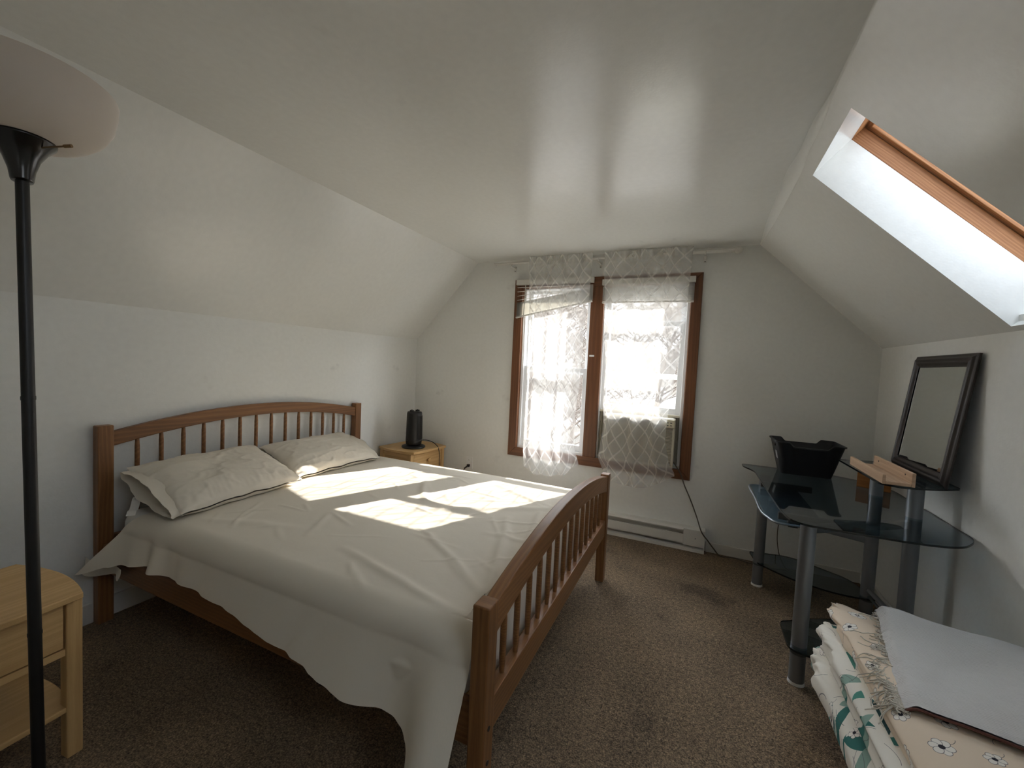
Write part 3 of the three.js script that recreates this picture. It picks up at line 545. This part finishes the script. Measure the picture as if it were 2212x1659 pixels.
{
  const o = thing('glass_desk', 'corner computer desk of smoked glass on grey metal legs with raised shelf', 'desk', [0, 0, 0]);
  const plate = (name, pts, y, t = 0.008) => { const g = obj(name, glassPlate(pts, y, t), M.glass, o); const e = 0.0012, cx = pts.reduce((a, p) => a + p[0], 0) / pts.length, cz = pts.reduce((a, p) => a + p[1], 0) / pts.length; const grow = pts.map(([x, z, r]) => [x + Math.sign(x - cx) * e, z + Math.sign(z - cz) * e, r]); obj('polished_edge', edgeBand(grow, y, t), M.glassEdge, g); return g; };
  const top = [[2.925, 0.135, 0.03], [3.46, 0.145, 0.12], [3.668, 0.33, 0.12], [3.672, 1.17, 0.06], [3.58, 1.3, 0.08], [3.44, 1.338, 0.1], [3.02, 1.34, 0.09], [2.998, 1.15, 0.09], [2.982, 0.33, 0.08], [2.925, 0.22, 0.05]];
  plate('desk_top', top, DY - 0.008);
  plate('raised_shelf', [[3.352, 0.585, 0.015], [3.37, 1.115, 0.02], [3.43, 1.153, 0.06], [3.56, 1.11, 0.08], [3.672, 1.03, 0.02], [3.672, 0.5, 0.02], [3.6, 0.49, 0.05]].reverse(), 0.892);
  const lowA = plate('lower_shelf', [[2.995, 0.25, 0.02], [3.24, 0.2, 0.08], [3.5, 0.38, 0.06], [3.58, 0.6, 0.04], [3.4, 0.63, 0.12], [3.18, 0.56, 0.1], [3.02, 0.42, 0.05]], 0.15);
  const lowB = plate('lower_shelf', [[3.04, 1.12, 0.03], [3.22, 1.0, 0.06], [3.56, 0.86, 0.05], [3.62, 1.0, 0.05], [3.4, 1.24, 0.1], [3.14, 1.36, 0.06], [3.04, 1.34, 0.05]], 0.165);
  const legs = [[3.035, 0.385, DY - 0.012], [3.088, 1.285, DY - 0.012], [3.534, 0.57, 0.889], [3.56, 0.94, 0.889]];
  for (const [x, z, h] of legs) {
    const l = obj('leg', cyl(0.03, 0.03, h - 0.012, [x, 0.012 + (h - 0.012) / 2, z], 32), M.silver, o);
    obj('foot_glide', cyl(0.033, 0.031, 0.012, [x, 0.006, z], 32), M.white, l);
    obj('collar', [cyl(0.031, 0.031, 0.004, [x, DY - 0.014, z], 32), cyl(0.0315, 0.0315, 0.012, [x, 0.142, z], 32)], M.silverDark, l);
  }
  obj('cross_beam', span(0, 0.51, 0.45, 0.485, -0.012, 0.012, 0.003).applyMatrix4(between([3.05, 0.39], [3.534, 0.57])), M.silver, o);
  obj('cross_beam', span(0, 0.57, 0.675, 0.71, -0.012, 0.012, 0.003).applyMatrix4(between([3.088, 1.285], [3.56, 0.94])), M.silverDark, o);
  obj('stretcher', bar([3.534, 0.2, 0.57], [3.56, 0.2, 0.94], 0.013), M.silver, o);
  obj('stretcher', bar([3.534, 0.165, 0.59], [3.56, 0.165, 0.93], 0.007), M.silverDark, o);
  // keyboard tray sliding out towards the room
  const tray = obj('keyboard_tray', glassPlate([[2.948, 0.44, 0.03], [3.2, 0.42, 0.02], [3.2, 1.15, 0.02], [2.985, 1.15, 0.06], [2.95, 1.03, 0.06]], 0.652, 0.006), M.trayGlass, o);
  obj('tray_rim', tube([[3.19, 0.655, 0.423], [2.97, 0.655, 0.435], [2.947, 0.655, 0.46], [2.945, 0.655, 0.75], [2.948, 0.655, 1.02], [2.965, 0.655, 1.09], [2.99, 0.655, 1.148], [3.06, 0.655, 1.152], [3.19, 0.655, 1.152]], 0.006, 90, 8), M.silver, tray);
  for (const z of [0.5, 1.12]) obj('slide_rail', [span(3.0, 3.26, 0.668, 0.7, z - 0.012, z + 0.012, 0.002), span(3.04, 3.08, 0.64, 0.67, z - 0.02, z + 0.02, 0.003)], M.acDark, o);
}
function between(a, b) { const ang = Math.atan2(-(b[1] - a[1]), b[0] - a[0]); return new THREE.Matrix4().makeRotationY(ang).setPosition(a[0], 0, a[1]); }

// open plastic bin on the desk
{
  const o = thing('storage_bin', 'empty dark grey plastic bin with scooped rim on the glass desk', 'bin', [3.267, DY + 0.0005, 0.228], 0.03);
  // outer half sizes at the foot and the rim: x across, z front to back
  const b = [0.136, 0.075], t = [0.18, 0.13], h = 0.212, wl = 0.003, R = 0.025;
  const ring = (hx, hz, r, n = 10) => { const P = []; for (const [sx, sz, a0] of [[1, 1, 0], [-1, 1, PI / 2], [-1, -1, PI], [1, -1, 1.5 * PI]]) for (let i = 0; i <= n; i++) { const a = a0 + i / n * PI / 2; P.push([sx * (hx - r) + r * Math.cos(a), sz * (hz - r) + r * Math.sin(a)]); } P.push(P[0]); return P; };
  // resample so that long sides carry enough points for the scoops
  const dense = (P, n) => { const L = [0]; for (let i = 1; i < P.length; i++) L.push(L[i - 1] + Math.hypot(P[i][0] - P[i - 1][0], P[i][1] - P[i - 1][1])); const out = []; for (let k = 0; k <= n; k++) { const s = k / n * L[L.length - 1]; let i = 1; while (i < L.length - 1 && L[i] < s) i++; const f = (s - L[i - 1]) / (L[i] - L[i - 1] || 1); out.push([lerp(P[i - 1][0], P[i][0], f), lerp(P[i - 1][1], P[i][1], f)]); } return out; };
  const n = 160;
  const shell = (d) => { const A = dense(ring(b[0] - d, b[1] - d, R), n), B = dense(ring(t[0] - d, t[1] - d, R), n); return (u, v) => { const i = Math.round(u * n), x = lerp(A[i][0], B[i][0], v), z = lerp(A[i][1], B[i][1], v); const scoop = 0.026 * (1 - sstep(0.085, 0.115, Math.abs(B[i][0]))) * (Math.abs(B[i][1]) > t[1] - d - 0.002 ? 1 : 0); return [x, v * (h - scoop) + (d ? 0.004 * (1 - v) : 0), z, u, v * 0.2]; }; };
  const so = shell(0), si = shell(wl);
  const rim = grid(n, 1, (u, v) => { const a = so(u, 1), c = si(u, 1); return v ? c : a; });
  const lip = grid(n, 1, (u, v) => { const a = so(u, 1); const k = 1 + 0.03 * (v ? 1 : 0); return [a[0] * k, a[1] - 0.0, a[2] * k]; });
  const lip2 = grid(n, 1, (u, v) => { const a = so(u, 1); return [a[0] * 1.03, a[1] - v * 0.008, a[2] * 1.03]; });
  obj('tub', [grid(n, 12, so), grid(n, 12, si), rim, ext(polyShape(ring(b[0], b[1], R).slice(0, -1)), 0.004).rotateX(PI / 2).translate(0, 0.004, 0)], M.binPlastic2, o);
  obj('rim_lip', [lip, lip2], M.binPlastic2, o);
  obj('handle_slot', span(-0.1785, -0.1715, 0.17, 0.188, -0.045, 0.045, 0.002), M.acDark, o);
  obj('paper_label', new THREE.PlaneGeometry(0.05, 0.05).rotateY(-PI / 2).rotateZ(0.205).translate(-0.1615, 0.115, 0.03), M.labelPaper, o);
}
// picture ledge shelf (unmounted) lying on the raised shelf
{
  const o = thing('picture_ledge', 'pale wooden picture ledge lying on the raised glass shelf', 'ledge', [3.425, 0.9005, 0.925], 0);
  const L = 0.43;
  obj('base_board', span(-0.043, 0.043, 0, 0.014, -L / 2, L / 2, 0.002, 'z'), M.ledgeWood, o);
  obj('front_lip', span(-0.055, -0.043, 0, 0.042, -L / 2, L / 2, 0.002, 'z'), M.ledgeWood, o);
  const b = obj('back_board', span(0.043, 0.056, 0, 0.06, -L / 2, L / 2, 0.002, 'z'), M.ledgeWood, o);
  for (const z of [-0.15, 0.15]) obj('screw_hole', cyl(0.004, 0.004, 0.002, [0.0428, 0.042, z], 12, 'x'), M.black, b);
}
{
  const o = tag(obj('wood_block', span(-0.009, 0.009, 0, 0.09, -0.075, 0.075, 0.002, 'z').rotateY(1.1).translate(3.565, DY, 0.43), M.blockWood), 'orange brown wooden board standing on the desk behind the shelf post', 'board');
}
// framed mirror leaning on the wall
{
  const base = V(3.606, 0.9005, 0.815), topX = 3.676, topY = 1.487;
  const len = Math.hypot(topX - 3.606, topY - 0.9), tilt = Math.atan2(topX - 3.606 - 0.004, topY - 0.9);
  const o = thing('wall_mirror', 'dark framed mirror leaning against the wall on the raised shelf', 'mirror', base.toArray());
  o.rotation.z = -tilt;
  const w = 0.545, h = len - 0.006, fw = 0.058, t = 0.024;
  const prof = (L, turn, at) => {        // moulded stick, mitred
    const g = grid(1, 14, (u, v) => { const a = v; const y = a * fw; const x = -t * (0.35 + 0.65 * Math.sin(PI * Math.min(1, a * 1.1) * 0.9) * (0.8 + 0.2 * Math.cos(a * 18))); const inset = y; return [x, y, lerp(-L / 2 + inset, L / 2 - inset, u), u * L, y]; });
    g.rotateX(turn); return g.translate(...at);
  };
  obj('frame_stick', prof(w, 0, [0, 0, 0]), M.darkFrame, o);
  obj('frame_stick', prof(w, PI, [0, h, 0]), M.darkFrame, o);
  obj('frame_stick', prof(h, PI / 2, [0, h / 2, -w / 2]), M.darkFrame, o);
  obj('frame_stick', prof(h, -PI / 2, [0, h / 2, w / 2]), M.darkFrame, o);
  obj('backing', [span(-0.009, 0.0, 0.0, h, -w / 2, w / 2, 0.001, 'y')], M.darkFrame, o);
  obj('mirror_glass', new THREE.PlaneGeometry(w - fw * 2 + 0.01, h - fw * 2 + 0.01).rotateY(-PI / 2).translate(-0.0105, h / 2, 0), M.mirror, o);
}

// ------------------------------------------------------------------ torchiere floor lamp
{
  const o = thing('floor_lamp', 'black torchiere floor lamp with white upturned bowl shade', 'lamp', [1.158, 0, 3.0]);
  const lean = new THREE.Quaternion().setFromUnitVectors(V(0, 1, 0), V(-0.128, 1.73, -0.016).normalize());
  obj('base', lathe([[0, 0], [0.125, 0], [0.128, 0.008], [0.122, 0.018], [0.06, 0.026], [0.02, 0.032], [0, 0.032]], 48), M.black, o);
  const put = (name, g, m, p) => obj(name, g.applyQuaternion(lean), m, p || o);
  put('pole', lathe([[0.0125, 0.03], [0.0125, 0.6], [0.0135, 0.602], [0.0135, 0.61], [0.0125, 0.612], [0.0125, 1.2], [0.0135, 1.202], [0.0135, 1.21], [0.0125, 1.212], [0.0125, 1.78]], 24), M.black, o);
  const cup = put('socket_cup', lathe([[0.0, 1.752], [0.019, 1.752], [0.021, 1.757], [0.024, 1.78], [0.033, 1.81], [0.047, 1.835], [0.062, 1.852], [0.064, 1.86], [0.0, 1.86]], 48), M.blackGloss, o);
  const bowl = put('bowl_shade', lathe([[0.05, 1.856], [0.09, 1.862], [0.125, 1.878], [0.155, 1.905], [0.174, 1.94], [0.182, 1.98], [0.184, 2.005], [0.181, 2.005], [0.171, 1.942], [0.152, 1.909], [0.123, 1.882], [0.05, 1.862]], 64), M.shade, o);
  const sw = [bar([0.038, 1.838, -0.02], [0.095, 1.843, -0.05], 0.0022, 8), bar([0.09, 1.8426, -0.0475], [0.106, 1.844, -0.056], 0.0042, 8)];
  put('switch_stem', merged(sw), M.brass, o);
}

// ------------------------------------------------------------------ folded bedding by the wall
const canvasTex = (w, h, draw, mw, mh) => { const c = document.createElement('canvas'); c.width = w; c.height = h; draw(c.getContext('2d'), w, h); const t = new THREE.CanvasTexture(c); t.colorSpace = THREE.SRGBColorSpace; t.wrapS = t.wrapT = THREE.RepeatWrapping; t.repeat.set(1 / mw, 1 / mh); return t; };
function flower(g, x, y, r, rot, sq) {
  g.save(); g.translate(x, y); g.rotate(rot); g.scale(1, sq);
  g.strokeStyle = '#3a3a40'; g.lineWidth = 1.6; g.fillStyle = '#efe9df';
  for (let k = 0; k < 6; k++) { g.save(); g.rotate(k * PI / 3); g.beginPath(); g.moveTo(0, 0); g.bezierCurveTo(-r * 0.55, -r * 0.35, -r * 0.45, -r, 0, -r); g.bezierCurveTo(r * 0.5, -r * 0.95, r * 0.5, -r * 0.3, 0, 0); g.fill(); g.stroke(); g.restore(); }
  g.fillStyle = '#26262f'; g.beginPath(); g.ellipse(0, 0, r * 0.27, r * 0.27, 0, 0, 7); g.fill();
  g.beginPath(); g.moveTo(r * 0.9, r * 0.2); g.quadraticCurveTo(r * 1.5, r * 0.3, r * 1.7, r * 0.7); g.stroke();
  g.restore();
}
M.floral = std({ roughness: 0.9, side: THREE.DoubleSide, bumpMap: weave, bumpScale: 0.0008, map: canvasTex(1024, 1024, (g, w, h) => { g.fillStyle = '#e6d3bc'; g.fillRect(0, 0, w, h); const r = rng(5); for (let i = 0; i < 6; i++) for (let j = 0; j < 6; j++) flower(g, (i + 0.5 + (j % 2) * 0.5) * w / 6 % w, (j + 0.5) * h / 6, 38 + 10 * r(), r() * 6, 0.7 + 0.3 * r()); }, 0.6, 0.6) });
M.leafy = std({ roughness: 0.9, side: THREE.DoubleSide, bumpMap: weave, bumpScale: 0.0008, map: canvasTex(1024, 1024, (g, w, h) => {
  g.fillStyle = '#e9e4d8'; g.fillRect(0, 0, w, h); const r = rng(8);
  for (let i = 0; i < 26; i++) { const x = r() * w, y = r() * h, L = 200 + r() * 260, a = r() * 6.3; g.save(); g.translate(x, y); g.rotate(a); g.fillStyle = ['#2f6f68', '#4a8a7c', '#274f52', '#8aa79a'][i % 4]; g.beginPath(); g.moveTo(0, 0); g.bezierCurveTo(L * 0.3, -70, L * 0.7, -52, L, 0); g.bezierCurveTo(L * 0.7, 30, L * 0.3, 40, 0, 0); g.fill(); g.restore(); }
  g.strokeStyle = '#5a5a5e'; g.lineWidth = 2; for (let i = 0; i < 70; i++) { const x = r() * w, y = r() * h, a = r() * 6.3; g.beginPath(); g.moveTo(x, y); g.quadraticCurveTo(x + 60 * Math.cos(a), y + 60 * Math.sin(a), x + 130 * Math.cos(a + 0.5), y + 130 * Math.sin(a + 0.5)); g.stroke(); }
  for (let i = 0; i < 8; i++) flower(g, r() * w, r() * h, 40, r() * 6, 0.8);
}, 0.55, 0.55) });
M.throwCloth = std({ roughness: 1, side: THREE.DoubleSide, color: '#cfcdcb', bumpMap: tex(512, 512, (x, y) => { const v = 128 + 60 * Math.sin(y * 6283 / 7) * (0.6 + 0.4 * N(x * 60, y * 60, 2)) + 50 * N(x * 170, y * 300, 5); return [v, v, v]; }, 0.4, 0.4, false), bumpScale: 0.0025 });
M.fringe = std({ color: '#cdc6b8', roughness: 1 });
M.pinkTrim = std({ color: '#6a443b', roughness: 1 });
function foldLayer(x0, x1, z0, z1, y0, y1, seed, point = 0) {       // one thick fold of the comforter with rounded, rumpled sides
  const cx = (x0 + x1) / 2, cz = (z0 + z1) / 2, hx = (x1 - x0) / 2, hz = (z1 - z0) / 2, hy = (y1 - y0) / 2, cy = (y0 + y1) / 2;
  return grid(160, 40, (u, v) => {
    const a = u * 2 * PI, b = (v - 0.5) * PI, c = Math.cos(a), s = Math.sin(a);
    const pw = 0.28, q = Math.pow(Math.abs(Math.cos(b)), 0.42);
    let px = Math.sign(c) * Math.pow(Math.abs(c), pw), pz = Math.sign(s) * Math.pow(Math.abs(s), pw);
    const n = 0.034 * fbm(c * 3.0 + seed, s * 3.0, b * 1.2 + seed, 4), rump = 0.014 * N(u * 46, b * 1.6, seed) + 0.012 * N(u * 95, b * 3, seed + 4) * Math.pow(Math.abs(Math.cos(b)), 2);
    const corner = point * Math.pow(Math.max(0, -px), 4) * Math.pow(Math.max(0, -pz), 4) * Math.pow(Math.max(0, Math.cos(b)), 2);
    const x = cx + px * q * (hx + n + rump) - corner * 0.035, z = cz + pz * q * (hz + n + rump) - corner * 0.05;
    const y = cy + Math.sign(b) * Math.pow(Math.abs(Math.sin(b)), 0.75) * hy + 0.012 * fbm(x * 5, z * 5, seed, 3) + corner * 0.035;
    return [x, Math.max(0.002, y), z, x + 0.4 * y, z + y * 0.8];
  });
}
{
  const o = thing('folded_comforter', 'cream flowered comforter with green leaf lining, folded in a pile by the wall', 'comforter', [0, 0, 0]);
  obj('fold', foldLayer(3.17, 3.655, 1.45, 2.55, 0.002, 0.15, 1.1), M.floral, o);
  obj('fold', foldLayer(3.11, 3.655, 1.44, 2.55, 0.12, 0.25, 5.3), M.floral, o);
  obj('fold', foldLayer(3.065, 3.655, 1.50, 2.55, 0.215, 0.345, 8.7, 0.5), M.leafy, o);
  obj('fold', foldLayer(3.10, 3.655, 1.44, 2.55, 0.31, 0.40, 12.1, 1), M.leafy, o);
  obj('fold', foldLayer(3.15, 3.655, 1.40, 2.55, 0.37, 0.455, 15.9, 1.4), M.floral, o);
  const hgt = (x, z) => 0.462 + 0.035 * Math.exp(-Math.pow((x - 3.33) / 0.12, 2) - Math.pow((z - 1.5) / 0.14, 2)) + 0.018 * Math.exp(-Math.pow((x - 3.58) / 0.1, 2)) + 0.012 * fbm(x * 4, z * 4, 3, 3);
  const p = thing('throw_blanket', 'white woven throw with tangled fringe spread over the folded comforter', 'blanket', [0, 0, 0]);
  const f = (u, v) => { const x = lerp(lerp(3.285, 3.185, v), 3.662, u), z = lerp(lerp(1.43, 1.47, u), lerp(1.985, 2.10, u), v); const rim = sstep(0.06, 0, v) * 0.05 + sstep(0.05, 0, u) * 0.02; return [x + 0.006 * N(v * 12, 1, 3) * (1 - u), hgt(x, z) + 0.012 - rim + 0.006 * N(x * 9, z * 9, 7), z, u * 0.5, v * 0.58]; };
  const under = grid(60, 70, (u, v) => { const q = f(u, v); return [q[0], q[1] - 0.009, q[2], q[3], q[4]]; });
  obj('cloth', [grid(60, 70, f), under], M.throwCloth, p);
  obj('edge_band', tube(Array.from({ length: 30 }, (_, i) => { const q = f(i / 29, 1); return [q[0], q[1] - 0.007, q[2] + 0.002]; }), 0.0038, 80, 8), M.pinkTrim, p);
  const r = rng(77), st = [];
  for (let i = 0; i < 170; i++) {
    const v = i < 60 ? 0.1 + 0.9 * r() : 0.45 + 0.55 * Math.sqrt(r()), q = f(0, Math.min(1, v)), n = 9, L = 0.012 + 0.038 * r(), pts = [[q[0] + 0.004, q[1] - 0.002, q[2]]]; let x = q[0], y = q[1] - 0.003, z = q[2], a = PI + (r() - 0.5) * 1.6;
    const turn = (r() - 0.5) * 2.4;
    for (let k = 1; k <= n; k++) { a += turn * 0.7 + (r() - 0.5) * 1.1; x += L / n * 1.7 * Math.cos(a) - 0.0022; z += L / n * 1.7 * Math.sin(a) + 0.0012; y += 0.0024 * (r() - 0.55); y = Math.min(y, q[1]); if (x < 3.16) y -= 0.0055; pts.push([x, y, z]); }
    st.push(tube(pts, 0.0011 + 0.0009 * r(), 20, 5));
  }
  obj('fringe', st, M.fringe, p).userData.kind = 'stuff';
}

// ------------------------------------------------------------------ outside the window
{
  const bark = std({ color: '#4a423b', roughness: 1 });
  const soil = std({ map: tex(512, 512, (x, y) => { const k = 1 + 0.4 * fbm(x * 0.6, y * 0.6, 2, 5) + 0.2 * N(x * 9, y * 9, 3), sn = sstep(0.02, 0.12, fbm(x * 0.35, y * 0.35, 8, 4)); return [lerp(70, 116, sn) * k, lerp(65, 114, sn) * k, lerp(58, 111, sn) * k]; }, 30, 30), roughness: 1 });
  struct('ground', grid(60, 60, (u, v) => { const x = (u - 0.5) * 160, z = 6 - v * 90; const rise = 34 * sstep(-18, -72, z) + 0.6 * fbm(x * 0.05, z * 0.05, 4, 3); return [x, -2.9 + rise, z, x, z]; }), soil, 'pale winter ground outside, rising to a wooded hillside', 'ground');
  const tree = (label, x, z, h, seed) => {
    const o = thing('bare_tree', label, 'tree', [x, -2.9, z], 0, 'bare trees outside the window'), r = rng(seed), G = [[], []];
    const grow = (p, dir, L, rad, lvl) => {
      const n = 5, pts = [p.clone()]; let q = p.clone(), d = dir.clone();
      for (let i = 0; i < n; i++) { d.add(V(r() - 0.5, (r() - 0.35) * 0.6, r() - 0.5).multiplyScalar(0.28)).normalize(); q = q.clone().addScaledVector(d, L / n); pts.push(q); }
      const c = new THREE.CatmullRomCurve3(pts), g = new THREE.TubeGeometry(c, 6, rad, lvl > 1 ? 4 : 7), pos = g.attributes.position, per = (lvl > 1 ? 4 : 7) + 1;
      for (let i = 0; i < pos.count; i++) { const k = Math.floor(i / per) / 6, cc = c.getPointAt(Math.min(1, k)), s = 1 - 0.55 * k; pos.setXYZ(i, cc.x + (pos.getX(i) - cc.x) * s, cc.y + (pos.getY(i) - cc.y) * s, cc.z + (pos.getZ(i) - cc.z) * s); }
      G[lvl ? 1 : 0].push(g);
      if (lvl >= 4) return;
      const m = lvl === 0 ? 11 : 5;
      for (let i = 0; i < m; i++) { const k = lvl === 0 ? 0.3 + 0.7 * i / m : 0.25 + 0.75 * r(), a = r() * 6.283; const nd = c.getTangentAt(Math.min(k, 0.99)).multiplyScalar(0.55).add(V(Math.cos(a), 0.35 * r(), Math.sin(a)).multiplyScalar(0.8)).normalize(); grow(c.getPointAt(Math.min(k, 0.99)), nd, L * (lvl ? 0.58 : 0.42) * (0.8 + 0.4 * r()), rad * (lvl ? 0.5 : 0.42), lvl + 1); }
    };
    grow(V(0, 0, 0), V(0.05, 1, 0).normalize(), h, 0.12 * h / 7, 0);
    obj('trunk', G[0], bark, o); obj('branches', G[1], bark, o);
  };
  tree('bare tree outside seen through the closed bed side window', -1.0, -5.2, 5.2, 3);
  tree('bare tree outside seen above the air conditioner', 1.3, -11.2, 5.6, 14);
  tree('distant bare tree outside beyond the nearer two', -3.2, -17.2, 6.2, 25);
  const far = [[2.2, -23, 6.5, 31, 'slim bare tree outside at the edge of the woods, behind the air conditioner window'], [-6.5, -24, 6.5, 42, 'slim bare tree outside at the edge of the woods, behind the bed side window'], [-2.2, -29, 6.8, 53, 'farthest bare tree outside, in the gap between the others']];
  for (const [x, z, h, sd, label] of far) tree(label, x, z, h, sd);
  // tall spruce beside the house that keeps the sun off the skylight
  const o = thing('spruce_tree', 'tall dark spruce beside the house, out of view', 'tree', [6.3, -2.9, -4.5]);
  obj('trunk', cyl(0.16, 0.04, 11.5, [0, 5.75, 0], 10), bark, o);
  const needle = std({ color: '#2c3a26', roughness: 1, side: THREE.DoubleSide }), r = rng(9), whorls = [];
  for (let k = 0; k < 30; k++) { const y = 3 + k * 0.29, R0 = 1.3 * Math.pow(1 - k / 31, 0.45), n = 22; whorls.push(grid(n * 2, 3, (u, v) => { const a = u * 6.283 + k, j = Math.round(u * n * 2) % 2 ? 1 : 0.72, q = v * R0 * j; return [q * Math.cos(a), y - 0.45 * v * v * R0 + 0.08 * j, q * Math.sin(a)]; })); }
  obj('foliage', whorls, needle, o);
}
renderer.render(scene, camera);
